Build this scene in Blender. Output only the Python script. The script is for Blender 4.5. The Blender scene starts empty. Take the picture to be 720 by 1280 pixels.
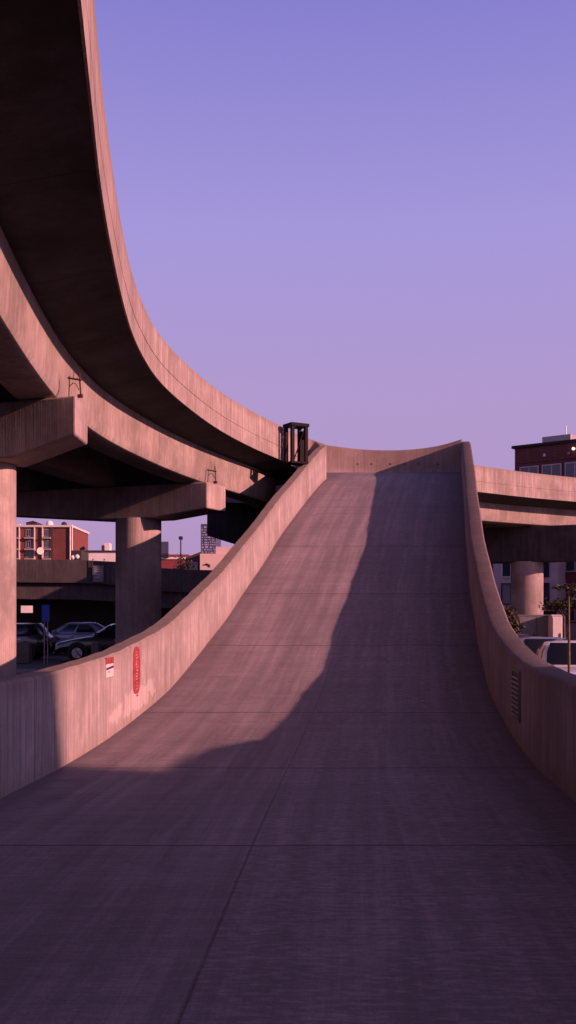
import bpy, bmesh, math, random
from mathutils import Vector, Matrix
random.seed(7)
SC = bpy.context.scene
COL = SC.collection
R = math.radians
F = 1300.0
EYE = 1.6
ELEV = 16.0

# ------------------------------------------------------------------ small maths
def pchip(xs, ys):
    n = len(xs)
    h = [xs[i+1]-xs[i] for i in range(n-1)]
    d = [(ys[i+1]-ys[i])/h[i] for i in range(n-1)]
    m = [0]*n
    m[0], m[-1] = d[0], d[-1]
    for i in range(1, n-1):
        m[i] = (d[i-1]*h[i]+d[i]*h[i-1])/(h[i-1]+h[i])
        if d[i-1]*d[i] <= 0: m[i] = 0
    def f(x):
        if x <= xs[0]: return ys[0]+m[0]*(x-xs[0])
        if x >= xs[-1]: return ys[-1]+m[-1]*(x-xs[-1])
        i = 0
        while x > xs[i+1]: i += 1
        t = (x-xs[i])/h[i]
        t2, t3 = t*t, t*t*t
        return ((2*t3-3*t2+1)*ys[i]+(t3-2*t2+t)*h[i]*m[i]+(-2*t3+3*t2)*ys[i+1]+(t3-t2)*h[i]*m[i+1])
    return f

def curve(pts, step=0.4):
    """dense smooth polyline through plan points (any number of columns), centripetal-ish"""
    t = [0]
    for a, b in zip(pts, pts[1:]):
        t.append(t[-1]+math.hypot(b[0]-a[0], b[1]-a[1]))
    fs = [pchip(t, [p[k] for p in pts]) for k in range(len(pts[0]))]
    n = max(2, int(t[-1]/step))
    out = [[f(t[-1]*i/n) for f in fs] for i in range(n+1)]
    for _ in range(4):      # soften the kinks of the hand-measured points
        o2 = [out[0]]+[[(out[i-1][k]+2*out[i][k]+out[i+1][k])/4 for k in range(len(out[0]))] for i in range(1, n)]+[out[-1]]
        out = o2
    return out

# ------------------------------------------------------------------ mesh builder
class MB:
    def __init__(self): self.v, self.f, self.uv, self.mi = [], [], [], []
    def face(self, pts, uvs=None, mi=0):
        b = len(self.v); self.v += [tuple(p) for p in pts]
        self.f.append(list(range(b, b+len(pts)))); self.uv.append(uvs); self.mi.append(mi)
    def raw(self, verts, faces, uvs=None, mi=0):
        b = len(self.v); self.v += [tuple(p) for p in verts]
        for k, f in enumerate(faces):
            self.f.append([b+i for i in f]); self.uv.append(uvs[k] if uvs else None); self.mi.append(mi)
    def box(self, lo, hi, M=None, mi=0):
        x0, y0, z0 = lo; x1, y1, z1 = hi
        vs = [Vector(p) for p in ((x0,y0,z0),(x1,y0,z0),(x1,y1,z0),(x0,y1,z0),(x0,y0,z1),(x1,y0,z1),(x1,y1,z1),(x0,y1,z1))]
        if M: vs = [M @ p for p in vs]
        self.raw(vs, [(0,3,2,1),(4,5,6,7),(0,1,5,4),(1,2,6,5),(2,3,7,6),(3,0,4,7)], mi=mi)
    def prism(self, poly, d, mi=0):
        """extrude a planar polygon (3D points) by vector d"""
        n = len(poly); a = [Vector(p) for p in poly]; b = [p+Vector(d) for p in a]
        self.raw(a+b, [list(range(n))[::-1], [n+i for i in range(n)]]+[(i, (i+1) % n, n+(i+1) % n, n+i) for i in range(n)], mi=mi)
    def tube(self, pts, rad, seg=8, cap=True, mi=0):
        pts = [Vector(p) for p in pts]
        rads = rad if isinstance(rad, (list, tuple)) else [rad]*len(pts)
        rings = []
        for i, p in enumerate(pts):
            t = (pts[min(i+1, len(pts)-1)]-pts[max(i-1, 0)]).normalized()
            u = t.cross(Vector((0,0,1)) if abs(t.z) < .95 else Vector((1,0,0))).normalized(); w = t.cross(u)
            rings.append([p+rads[i]*(math.cos(a)*u+math.sin(a)*w) for a in [2*math.pi*k/seg for k in range(seg)]])
        vs = [q for r in rings for q in r]; fs = []
        for i in range(len(pts)-1):
            for k in range(seg):
                fs.append((i*seg+k, i*seg+(k+1) % seg, (i+1)*seg+(k+1) % seg, (i+1)*seg+k))
        if cap:
            fs.append(list(range(seg))); fs.append([(len(pts)-1)*seg+k for k in range(seg)][::-1])
        self.raw(vs, fs, mi=mi)
    def disc(self, c, r, axis='y', d=.02, seg=20, mi=0):
        c = Vector(c); ax = {'x': Vector((1,0,0)), 'y': Vector((0,1,0)), 'z': Vector((0,0,1))}[axis]
        self.tube([c-ax*d/2, c+ax*d/2], r, seg, mi=mi)
    def sweep(self, path, prof, uscale=1.0, u0=0.0):
        """path: list of (x,y,...) ; prof(i) -> closed polygon of (offset to the left, z). End caps closed."""
        n = len(path); s = [u0]
        for a, b in zip(path, path[1:]): s.append(s[-1]+math.hypot(b[0]-a[0], b[1]-a[1]))
        rings, per = [], []
        for i, p in enumerate(path):
            a, b = path[max(0, i-1)], path[min(n-1, i+1)]
            tx, ty = b[0]-a[0], b[1]-a[1]; L = math.hypot(tx, ty) or 1; nx, ny = -ty/L, tx/L
            pr = prof(i); rings.append([(p[0]+nx*o, p[1]+ny*o, z) for o, z in pr]); per.append(pr)
        m = len(rings[0]); vs = [q for r in rings for q in r]; fs, uvs = [], []
        for i in range(n-1):
            for k in range(m):
                k2 = (k+1) % m
                fs.append((i*m+k, i*m+k2, (i+1)*m+k2, (i+1)*m+k))
                zb = lambda ii, kk: per[ii][kk][1]-min(q[1] for q in per[ii])+0.3*per[ii][kk][0]
                uvs.append(((s[i], zb(i, k)), (s[i], zb(i, k2)), (s[i+1], zb(i+1, k2)), (s[i+1], zb(i+1, k))))
        fs.append(list(range(m))[::-1]); uvs.append([(s[0]+q[0], q[1]) for q in per[0]][::-1])
        fs.append([(n-1)*m+k for k in range(m)]); uvs.append([(s[-1]+q[0], q[1]) for q in per[-1]])
        self.raw(vs, fs, uvs)
    def build(self, name, mats, parent=None, smooth=None, bevel=None, label=None):
        mats = mats if isinstance(mats, (list, tuple)) else [mats]
        me = bpy.data.meshes.new(name)
        me.from_pydata(self.v, [], self.f)
        for m in mats: me.materials.append(m)
        uvl = me.uv_layers.new(name='UVMap')
        for p, uv, mi in zip(me.polygons, self.uv, self.mi):
            p.material_index = mi
            if uv:
                for li, q in zip(p.loop_indices, uv): uvl.data[li].uv = q
        bm = bmesh.new(); bm.from_mesh(me)
        if smooth is not None or bevel: bmesh.ops.remove_doubles(bm, verts=bm.verts, dist=1e-4)
        bmesh.ops.recalc_face_normals(bm, faces=bm.faces)
        bm.to_mesh(me); bm.free()
        if smooth is not None:
            for p in me.polygons: p.use_smooth = True
            me.set_sharp_from_angle(angle=R(smooth))
        o = bpy.data.objects.new(name, me); COL.objects.link(o)
        if bevel:
            b = o.modifiers.new('bevel', 'BEVEL'); b.width = bevel; b.segments = 2; b.limit_method = 'ANGLE'; b.angle_limit = R(40)
        if parent is not None:
            o.parent = parent
            M = parent
            off = Vector((0,0,0))
            while M is not None: off += M.location; M = M.parent
            if any(off): me.transform(Matrix.Translation(-off))
        else:
            xs = [v.co for v in me.vertices]
            c = Vector(((min(p.x for p in xs)+max(p.x for p in xs))/2, (min(p.y for p in xs)+max(p.y for p in xs))/2, min(p.z for p in xs)))
            me.transform(Matrix.Translation(-c)); o.location = c
        if label: o['label'] = label
        return o

def tag(o, label, cat, group=None):
    o['label'] = label; o['category'] = cat
    if group: o['group'] = group
    return o
def thing(name, label, cat, loc=(0,0,0), group=None):
    o = bpy.data.objects.new(name, None); COL.objects.link(o); o.location = loc; o.empty_display_size = .3
    return tag(o, label, cat, group)
def structure(o): o['kind'] = 'structure'; return o
def copy_tree(o, parent=None):
    c = o.copy(); COL.objects.link(c)
    if parent: c.parent = parent
    for ch in list(o.children): copy_tree(ch, c)
    return c

# ------------------------------------------------------------------ materials
class NT:
    def __init__(self, name):
        self.m = bpy.data.materials.new(name); self.m.use_nodes = True
        self.t = self.m.node_tree; self.n = self.t.nodes
        self.b = self.n['Principled BSDF']
    def new(self, typ, **kw):
        x = self.n.new(typ)
        for k, v in kw.items(): setattr(x, k, v)
        return x
    def link(self, a, b): self.t.links.new(a, b)
    def put(self, sock, v):
        if hasattr(v, 'is_linked') or hasattr(v, 'links'): self.link(v, sock)
        else: sock.default_value = v
    def math(self, op, a, b=None, c=None, clamp=False):
        x = self.new('ShaderNodeMath', operation=op); x.use_clamp = clamp
        self.put(x.inputs[0], a)
        if b is not None: self.put(x.inputs[1], b)
        if c is not None: self.put(x.inputs[2], c)
        return x.outputs[0]
    def coord(self, kind='Object', scale=(1,1,1), loc=(0,0,0)):
        if not hasattr(self, 'tc'): self.tc = self.new('ShaderNodeTexCoord')
        mp = self.new('ShaderNodeMapping'); mp.inputs['Scale'].default_value = scale; mp.inputs['Location'].default_value = loc
        self.link(self.tc.outputs[kind], mp.inputs['Vector']); return mp.outputs[0]
    def noise(self, vec, scale=1, detail=4, rough=.55):
        x = self.new('ShaderNodeTexNoise'); x.inputs['Scale'].default_value = scale
        x.inputs['Detail'].default_value = detail; x.inputs['Roughness'].default_value = rough
        self.link(vec, x.inputs['Vector']); return x.outputs['Fac']
    def range(self, v, a, b, c=0, d=1, smooth=False):
        x = self.new('ShaderNodeMapRange'); x.interpolation_type = 'SMOOTHSTEP' if smooth else 'LINEAR'
        self.put(x.inputs[0], v)
        for i, q in enumerate((a, b, c, d)): x.inputs[i+1].default_value = q
        return x.outputs[0]
    def mix(self, fac, a, b, mode='MIX'):
        x = self.new('ShaderNodeMix', data_type='RGBA', blend_type=mode)
        self.put(x.inputs[0], fac)
        for s, v in ((x.inputs[6], a), (x.inputs[7], b)):
            if isinstance(v, tuple): s.default_value = v if len(v) == 4 else (*v, 1)
            else: self.link(v, s)
        return x.outputs[2]
    def bump(self, h, strength=.3, dist=.02):
        x = self.new('ShaderNodeBump'); x.inputs['Strength'].default_value = strength; x.inputs['Distance'].default_value = dist
        self.link(h, x.inputs['Height']); self.link(x.outputs[0], self.b.inputs['Normal'])
    def sepuv(self):
        s = self.new('ShaderNodeSeparateXYZ'); self.link(self.coord('UV'), s.inputs[0]); return s.outputs[0], s.outputs[1]
    def line(self, v, period, width, offset=0.0):
        """1 on thin lines every `period`"""
        x = self.math('ADD', v, period*100-offset)
        x = self.math('FLOORED_MODULO', x, period)
        x = self.math('SUBTRACT', x, period/2); x = self.math('ABSOLUTE', x)
        return self.range(x, period/2-width, period/2-width*.4)

def C(c, k): return tuple(min(1, q*k) for q in c)

def concrete(name, base, joints=None, streak=.35, grime=.35, topz=None, rough=.9, blotch=.3, seed=0.0, patch=None):
    N = NT(name)
    co = N.coord('Object', loc=(seed, seed*2, 0))
    big = N.noise(co, .7, 5)
    fine = N.noise(co, 34, 3, .6)
    st = N.noise(N.coord('Object', (6, 6, .55), (seed, 0, 0)), 1, 6, .7)
    st2 = N.noise(N.coord('Object', (26, 26, .6), (seed, 3, 0)), 1, 3, .6)
    c = N.mix(N.range(big, .36, .64), C(base, 1-blotch), C(base, 1+blotch*.75))
    c = N.mix(N.math('MULTIPLY', N.range(st, .42, .72), grime+.15), c, C(base, .42))
    c = N.mix(N.math('MULTIPLY', N.range(st, .5, .28), streak), c, C(base, 1.45))
    c = N.mix(N.math('MULTIPLY', N.range(st2, .44, .64), N.range(big, .3, .62, streak*.5, streak*1.5)), c, C(base, .42))
    mid = N.noise(co, 3.1, 6, .65)
    c = N.mix(N.math('MULTIPLY', N.range(mid, .5, .7), .4), c, C(base, .55))
    c = N.mix(N.math('MULTIPLY', N.range(mid, .47, .3), .3), c, C(base, 1.45))
    c = N.mix(N.math('MULTIPLY', N.range(fine, .45, .8), .3), c, C(base, .55))
    pits = N.new('ShaderNodeTexVoronoi'); pits.inputs['Scale'].default_value = 9; N.link(co, pits.inputs['Vector'])
    pm = N.math('MULTIPLY', N.range(pits.outputs['Distance'], .07, .03), N.range(big, .5, .6))
    c = N.mix(N.math('MULTIPLY', pm, .55), c, C(base, .3))
    hgt = N.math('ADD', N.math('MULTIPLY', fine, .4), N.math('MULTIPLY', st2, .6))
    if joints or topz:
        u, v = N.sepuv()
    if topz:      # rain-washed dirt that runs down from the coping and moss along the foot
        wob = N.math('ADD', v, N.math('MULTIPLY', st, -.55*topz[1]))
        c = N.mix(N.math('MULTIPLY', N.range(wob, topz[0]-topz[1]*1.1, topz[0]-topz[1]*.2), .55), c, (base[0]*.52, base[1]*.44, base[2]*.36))
        foot = N.math('ADD', v, N.math('MULTIPLY', st, .35))
        c = N.mix(N.math('MULTIPLY', N.range(foot, topz[2]+.36, topz[2]+.12), .5), c, (base[0]*.6, base[1]*.5, base[2]*.42))
    if joints:
        ln = N.line(u, joints[0], joints[1], .7)
        c = N.mix(N.math('MULTIPLY', ln, joints[2]), c, C(base, .25))
        hgt = N.math('SUBTRACT', hgt, N.math('MULTIPLY', ln, 1.2))
    if patch:     # painted-over patches with ragged edges: list of (u0,u1,v0,v1)
        u, v = N.sepuv()
        e = N.math('MULTIPLY', N.math('SUBTRACT', N.noise(N.coord('Object', (3,3,3)), 1.2, 5), .5), .5)
        uu = N.math('ADD', u, N.math('MULTIPLY', e, 1.5)); vv = N.math('ADD', v, e)
        for (u0, u1, v0, v1) in patch:
            mk = N.math('MULTIPLY', N.math('MULTIPLY', N.range(uu, u0, u0+.06), N.range(uu, u1, u1-.06)), N.math('MULTIPLY', N.range(vv, v0, v0+.04), N.range(vv, v1, v1-.04)))
            c = N.mix(N.math('MULTIPLY', mk, .42), c, C(base, 1.45))
    N.link(c, N.b.inputs['Base Color']); N.b.inputs['Roughness'].default_value = rough
    N.b.inputs['Specular IOR Level'].default_value = .25
    N.bump(hgt, .35, .015)
    return N.m

def plain(name, col, rough=.6, metal=0.0, var=.25, scale=3.0, spec=.5, coat=0.0, emit=None):
    N = NT(name)
    n = N.noise(N.coord('Object'), scale, 4)
    N.link(N.mix(N.range(n, .3, .7), C(col, 1-var), C(col, 1+var)), N.b.inputs['Base Color'])
    N.b.inputs['Roughness'].default_value = rough; N.b.inputs['Metallic'].default_value = metal
    N.b.inputs['Specular IOR Level'].default_value = spec
    if coat: N.b.inputs['Coat Weight'].default_value = coat; N.b.inputs['Coat Roughness'].default_value = .05
    if emit:
        N.b.inputs['Emission Color'].default_value = (*emit[0], 1); N.b.inputs['Emission Strength'].default_value = emit[1]
    return N.m

def bricks(name, a, b, mortar, sc=1.0):
    N = NT(name)
    sep = N.new('ShaderNodeSeparateXYZ'); N.link(N.coord('Object'), sep.inputs[0])
    cmb = N.new('ShaderNodeCombineXYZ')
    N.link(N.math('ADD', sep.outputs[0], sep.outputs[1]), cmb.inputs[0]); N.link(sep.outputs[2], cmb.inputs[1])
    t = N.new('ShaderNodeTexBrick'); N.link(cmb.outputs[0], t.inputs['Vector'])
    t.inputs['Scale'].default_value = sc; t.inputs['Color1'].default_value = (*a, 1); t.inputs['Color2'].default_value = (*b, 1)
    t.inputs['Mortar'].default_value = (*mortar, 1); t.inputs['Brick Width'].default_value = .3; t.inputs['Row Height'].default_value = .1; t.inputs['Mortar Size'].default_value = .012
    n = N.noise(N.coord('Object'), .5, 4)
    N.link(N.mix(N.math('MULTIPLY', N.range(n, .4, .7), .4), t.outputs['Color'], C(a, .5)), N.b.inputs['Base Color'])
    N.b.inputs['Roughness'].default_value = .9
    return N.m

CB = (.31, .235, .215)
M = {}
M['wall'] = concrete('barrier_concrete', (.345, .28, .272), joints=(3.9, .012, .7), topz=(1.85, .34, .82), streak=.5, grime=.4,
                     patch=[(27.6, 29.4, .93, 1.22), (26.9, 27.5, .95, 1.12)])
M['wall_r'] = concrete('barrier_concrete_shaded', (.22, .17, .175), joints=(4.4, .012, .7), topz=(1.85, .34, .82), streak=.5, grime=.5, seed=4)  # right parapet's shade put into a darker copy of the wall colour
M['endwall'] = concrete('end_wall_concrete', (.34, .26, .25), joints=(2.6, .012, .6), topz=(1.2, .3, .1), streak=.4, seed=9)
M['parapet'] = concrete('viaduct_parapet_concrete', (.345, .27, .25), joints=(2.9, .014, .6), topz=(1.1, .3, -.4), streak=.5, grime=.45, seed=2)
M['deck'] = concrete('soffit_concrete', (.05, .05, .06), joints=(3.4, .03, .5), streak=.1, blotch=.45, seed=6)  # soffit colour set near black to deepen the shade under the deck
M['girder'] = concrete('girder_concrete', (.315, .25, .23), joints=(7.0, .014, .4), streak=.25, grime=.3, seed=3)
M['pier'] = concrete('pier_concrete', (.355, .275, .26), streak=.28, grime=.25, blotch=.35, seed=5)
M['darkcon'] = concrete('shade_dark_concrete', (.075, .06, .062), streak=.5, grime=.4, seed=8)  # shade under the viaduct and on the overpass, put into the concrete colour
M['kerb'] = concrete('kerb_concrete', (.2, .165, .155), streak=.0, seed=11)

def ramp_material():
    N = NT('ramp_roadway')
    u, v = N.sepuv()            # u across (0..5 m), v along
    base = (.285, .222, .245)
    co = N.coord('UV')
    big = N.noise(N.coord('UV', (.55, .3, 1)), 1, 5)
    broom = N.noise(N.coord('UV', (34, .8, 1)), 1, 4, .65)
    tyre = N.noise(N.coord('UV', (4.5, .10, 1), (0, .3, 0)), 1, 4, .6)
    ridge = N.noise(N.coord('UV', (1.4, 30, 1)), 1, 3, .6)
    rid2 = N.noise(N.coord('UV', (2.2, 7, 1)), 1, 4, .6)
    fine = N.noise(co, 55, 3, .65)
    dash = N.noise(N.coord('UV', (9, 26, 1)), 1, 3, .6)
    half = N.range(u, 2.37, 2.39)                  # the two pours differ: the right one is coarser and darker
    c = N.mix(N.range(big, .3, .7), C(base, .68), C(base, 1.25))
    c = N.mix(N.math('MULTIPLY', half, .36), c, C(base, .55))
    rows = N.noise(N.coord('UV', (.45, 4.2, 1)), 1, 5, .7)
    lanes = N.noise(N.coord('UV', (7.5, .35, 1), (5, 0, 0)), 1, 5, .7)
    stain = N.noise(N.coord('UV', (1.1, .8, 1), (2, 7, 0)), 1, 7, .68)
    c = N.mix(N.math('MULTIPLY', N.range(rows, .5, .68), .42), c, C(base, .5))
    c = N.mix(N.math('MULTIPLY', N.range(rows, .48, .33), .28), c, C(base, 1.5))
    c = N.mix(N.math('MULTIPLY', N.range(lanes, .5, .68), .4), c, C(base, .5))
    c = N.mix(N.math('MULTIPLY', N.range(lanes, .47, .33), .25), c, C(base, 1.5))
    c = N.mix(N.math('MULTIPLY', N.range(stain, .54, .66), .4), c, C(base, .5))
    trk = N.math('ABSOLUTE', N.math('SUBTRACT', N.math('ABSOLUTE', N.math('SUBTRACT', u, 2.55)), .85))
    c = N.mix(N.math('MULTIPLY', N.math('MULTIPLY', N.range(trk, .35, .08), N.range(lanes, .35, .6)), .32), c, C(base, .45))
    c = N.mix(N.math('MULTIPLY', N.range(tyre, .44, .68), .6), c, C(base, .5))
    c = N.mix(N.math('MULTIPLY', N.range(tyre, .45, .3), .25), c, C(base, 1.5))
    c = N.mix(N.math('MULTIPLY', N.range(broom, .48, .75), .35), c, C(base, .55))
    c = N.mix(N.math('MULTIPLY', N.range(ridge, .5, .75), .5), c, C(base, .45))
    c = N.mix(N.math('MULTIPLY', N.range(dash, .5, .72), N.range(half, 0, 1, .3, .55)), c, C(base, .42))
    c = N.mix(N.math('MULTIPLY', N.range(dash, .5, .3), N.range(half, 0, 1, .12, .35)), c, C(base, 1.7))
    c = N.mix(N.math('MULTIPLY', N.range(rid2, .55, .8), .4), c, C(base, .5))
    c = N.mix(N.math('MULTIPLY', N.range(fine, .5, .78), .45), c, C(base, .45))
    c = N.mix(N.math('MULTIPLY', N.range(fine, .45, .25), .3), c, C(base, 1.6))
    # hairline cracks
    ck = N.new('ShaderNodeTexVoronoi', feature='DISTANCE_TO_EDGE'); ck.inputs['Scale'].default_value = .42
    wv = N.new('ShaderNodeVectorMath', operation='ADD'); nz = N.new('ShaderNodeTexNoise'); nz.inputs['Scale'].default_value = 1.6; nz.inputs['Detail'].default_value = 6
    N.link(co, nz.inputs['Vector']); N.link(co, wv.inputs[0]); N.link(nz.outputs['Color'], wv.inputs[1]); N.link(wv.outputs[0], ck.inputs['Vector'])
    crk = N.math('MULTIPLY', N.range(ck.outputs['Distance'], .006, .002), N.range(big, .52, .56))
    c = N.mix(N.math('MULTIPLY', crk, .18), c, C(base, .25))
    # dirt washed into both gutters
    edge = N.math('ABSOLUTE', N.math('SUBTRACT', u, 2.5))
    edge = N.math('ADD', edge, N.math('MULTIPLY', N.math('SUBTRACT', rid2, .5), .35))
    c = N.mix(N.math('MULTIPLY', N.range(edge, 1.95, 2.5), .6), c, C(base, .33))
    # casting joints: transverse ones and the one down the middle
    w = N.math('ADD', u, N.math('MULTIPLY', N.math('SUBTRACT', rid2, .5), .012))
    cen = N.range(N.math('ABSOLUTE', N.math('SUBTRACT', w, 2.38)), .016, .005)
    tr = None
    vv = N.math('ADD', v, N.math('MULTIPLY', N.math('SUBTRACT', big, .5), .10))
    for y in (-.3, 3.6, 7.25, 10.9, 14.6, 19.1, 22.9, 27.1, 32.1, 38.0, 41.9):
        q = N.range(N.math('ABSOLUTE', N.math('SUBTRACT', vv, y)), .024, .008)
        tr = q if tr is None else N.math('MAXIMUM', tr, q)
    j = N.math('MAXIMUM', tr, N.math('MULTIPLY', cen, N.range(v, 4, 18, .5, .22)))
    c = N.mix(N.math('MULTIPLY', j, .8), c, C(base, .16))
    # old oil drips
    sp = N.new('ShaderNodeTexVoronoi'); sp.inputs['Scale'].default_value = 1.7; N.link(co, sp.inputs['Vector'])
    c = N.mix(N.math('MULTIPLY', N.math('MULTIPLY', N.range(sp.outputs['Distance'], .11, .05), N.range(big, .5, .58)), .5), c, C(base, .3))
    N.link(c, N.b.inputs['Base Color']); N.b.inputs['Roughness'].default_value = .82; N.b.inputs['Specular IOR Level'].default_value = .3
    h = N.math('ADD', N.math('MULTIPLY', broom, .5), N.math('ADD', N.math('MULTIPLY', ridge, .6), N.math('MULTIPLY', fine, .6)))
    N.bump(N.math('SUBTRACT', h, N.math('MULTIPLY', j, 1.5)), .55, .012)
    return N.m
M['ramp'] = ramp_material()

def ground_material():
    N = NT('yard_asphalt')
    co = N.coord('Object'); a = N.noise(co, .25, 5); b = N.noise(co, 14, 3)
    c = N.mix(N.range(a, .3, .7), (.022,.018,.018), (.045,.038,.038))
    c = N.mix(N.math('MULTIPLY', N.range(b, .5, .7), .5), c, (.06,.05,.05))
    N.link(c, N.b.inputs['Base Color']); N.b.inputs['Roughness'].default_value = .9; N.bump(b, .4, .01)
    return N.m
M['ground'] = ground_material()
M['rust'] = plain('rusted_steel', (.06, .022, .014), .85, .2, .5, 20)
M['brownsteel'] = plain('brown_painted_steel', (.012, .005, .007), .75, 0, .35, 12, .15)
M['black'] = plain('black_plastic', (.012, .012, .013), .6)
M['tyre'] = plain('tyre_rubber', (.015, .015, .016), .85)
M['alloy'] = plain('alloy_metal', (.45, .45, .47), .3, .9, .1)
M['chrome'] = plain('bright_metal', (.6, .6, .62), .2, 1, .05)
M['carglass'] = plain('tinted_car_glass', (.012, .014, .02), .06, 0, .1, 1, .9)
M['lens'] = plain('lamp_lens', (.75, .75, .75), .15, 0, .05)
M['redlens'] = plain('red_lamp_lens', (.35, .02, .02), .2)
M['blackpaint'] = plain('black_car_paint', (.01, .01, .012), .25, 0, .1, 1, .6, 1)
M['charpaint'] = plain('charcoal_car_paint', (.03, .03, .036), .3, .2, .1, 1, .6, 1)
M['silverpaint'] = plain('silver_blue_car_paint', (.2, .21, .32), .3, .3, .08, 1, .6, 1)
M['whitepaint'] = plain('white_car_paint', (.72, .7, .74), .3, 0, .05, 1, .5, 1)
M['blue'] = plain('blue_sign_paint', (.03, .085, .6), .45, 0, .1)
M['galv'] = plain('galvanised_steel', (.34, .3, .31), .5, .6, .25, 8)
M['greybox'] = plain('grey_cabinet_paint', (.13, .12, .125), .6, 0, .2, 4)
M['palebox'] = plain('pale_cabinet_paint', (.62, .55, .53), .6, 0, .12, 3)
M['brick'] = bricks('dark_red_brick', (.17, .035, .03), (.13, .028, .026), (.15, .08, .075))
M['hbrick'] = bricks('hotel_red_brick', (.17, .038, .03), (.14, .032, .026), (.15, .06, .05), .6)
M['spandrel'] = plain('red_spandrel_panel', (.2, .035, .035), .7, 0, .15)
M['palewall'] = plain('pale_render', (.5, .38, .42), .85, 0, .12, 1)
M['pinkwall'] = plain('pink_render', (.62, .44, .38), .85, 0, .1, .6)
M['whitewall'] = plain('white_render', (.72, .62, .58), .8, 0, .1, .6)
M['trim'] = plain('cream_trim', (.6, .5, .45), .7, 0, .1)
M['dulltrim'] = plain('weathered_trim', (.3, .22, .2), .8, 0, .25)
M['darkroof'] = plain('dark_roofing', (.03, .022, .024), .85, 0, .3)
M['glass'] = plain('window_glass', (.02, .03, .06), .08, 0, .4, .4, .8)
M['recess'] = plain('brown_and_shade_paint', (.05, .025, .025), .8)  # dark brown, also used as painted shade for the hotel recess
M['redpaint'] = plain('red_sticker_paint', (.25, .028, .034), .75, 0, .4, 9)
M['palepaint'] = plain('faded_pale_paint', (.5, .22, .21), .6, 0, .3, 14)
M['paper'] = plain('notice_paper', (.55, .45, .42), .75, 0, .15, 20)
M['navy'] = plain('navy_ink', (.03, .03, .1), .6)
M['bark'] = plain('tree_bark', (.12, .075, .05), .9, 0, .4, 9)
M['leaf'] = plain('dark_leaves', (.025, .026, .01), .7, 0, .5, 5)
M['leaf2'] = plain('olive_brown_leaves', (.032, .026, .008), .75, 0, .5, 5)
M['tower'] = plain('slate_cladding', (.055, .055, .1), .6, 0, .15)
M['towerlight'] = plain('pale_window_strip', (.32, .32, .46), .4, 0, .35, 2)
M['orange'] = plain('orange_shopfront', (.4, .12, .05), .7, 0, .4, 4)
M['lamp'] = plain('lit_floodlight', (.9, .8, .6), .5, emit=((1, .85, .6), 1.0))

# ------------------------------------------------------------------ the ramp
ZT = [-14, -6, 2, 9.2, 10.35, 11.5, 12.95, 14.64, 16.4, 17.7, 19.3, 21, 22.9, 25.8, 27.7, 31.2, 35, 38.9, 41.5, 45]
XLT = [-3.85, -3.4, -2.94, -2.51, -2.43, -2.335, -2.2, -2.03, -1.84, -1.68, -1.48, -1.24, -.99, -.55, -.27, .29, .88, 1.5, 1.92, 2.5]
HT = [0, 0, 0, 0, .0, .025, .1, .25, .47, .74, 1.11, 1.54, 2.09, 2.99, 3.62, 4.7, 5.78, 6.78, 7.27, 7.82]
XL = pchip(ZT, XLT); HH = pchip(ZT, HT)
PH = pchip([-14, 30, 38.4, 45], [1.02, 1.02, 1.22, 1.27])
PHR = pchip([-14, 14, 20, 26, 38, 45], [1.04, 1.01, 1.12, 1.14, 1.26, 1.3])
W = 5.0
NOSE = 38.4
def stations(a, b, step=.35):
    n = int((b-a)/step); return [a+(b-a)*i/n for i in range(n+1)]
# surveying help: real place of a thing seen at photo pixel (x, y) and standing `y_dist` metres ahead
def at(px, dist): return (px-360)*dist/F
def zat(py, dist): return EYE+(770-py)*dist/F

ramp = thing('access_ramp', 'steep concrete access ramp curving up between two solid parapets to the viaduct', 'ramp', (.0, 9.0, 0))
def build_ramp():
    mb = MB(); st = stations(-14, 45.2); vs, fs, uv = [], [], []
    nx = 12
    rows = []
    for y in st:
        l = XL(y)-.06; r = XL(y)+W+.06
        if y > NOSE-.4: l = min(l, XL(NOSE-.4)-.06-(y-NOSE+.4)*1.2)
        rows.append((y, [l+(r-l)*k/nx for k in range(nx+1)], HH(y)))
    for y, xs, h in rows: vs += [(x, y, h) for x in xs]
    for i in range(len(rows)-1):
        for k in range(nx):
            a = i*(nx+1)+k; q = (a, a+1, a+nx+2, a+nx+1); fs.append(q)
            uv.append([(vs[j][0]-XL(vs[j][1]), vs[j][1]) for j in q])
    nt = len(vs)
    # underside and sides make it a solid slab
    for y, xs, h in rows: vs += [(xs[0], y, max(-.9, h-1.1) if y > 30 else -.9), (xs[-1], y, max(-.9, h-1.1) if y > 30 else -.9)]
    for i in range(len(rows)-1):
        a, b = i*(nx+1), (i+1)*(nx+1); c, d = nt+2*i, nt+2*(i+1)
        for q in ((a, b, d, c), (a+nx, c+1, d+1, b+nx), (c, d, d+1, c+1)): fs.append(q); uv.append([(0, 0)]*4)
    mb.raw(vs, fs, uv)
    mb.build('roadway', M['ramp'], ramp, smooth=30)
build_ramp()
T = .28
TR = .33
jit = random.Random(1)
def ramp_wall(side, y0, y1, mat):
    st = stations(y0, y1)
    path = [(XL(y)+(0 if side < 0 else W), y) for y in st]
    def prof(i):
        y = st[i]; h = HH(y); t = h+(PH if side < 0 else PHR)(y)
        t += jit.gauss(0, .0045)
        base = h-.8
        if side < 0:      # deck is on the right of the path: the wall lies to the left (+offset)
            p = [(0, base), (0, t-.03), (.03, t), (T-.03, t), (T, t-.03), (T, base)]
        else:
            p = [(0, base), (0, t-.05), (-.02, t-.015), (-.05, t), (-TR+.03, t), (-TR, t-.03), (-TR, base)]
        return p
    mb = MB(); mb.sweep(path, prof, u0=y0+14)
    return mb.build('parapet', mat, ramp, smooth=35)
pl = ramp_wall(-1, -14, NOSE, M['wall']); pl['label'] = 'sunlit left parapet with a notice and a red emblem'
pr = ramp_wall(1, -14, 44.15, M['wall_r']); pr['label'] = 'shaded right parapet with a slatted vent'
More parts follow.
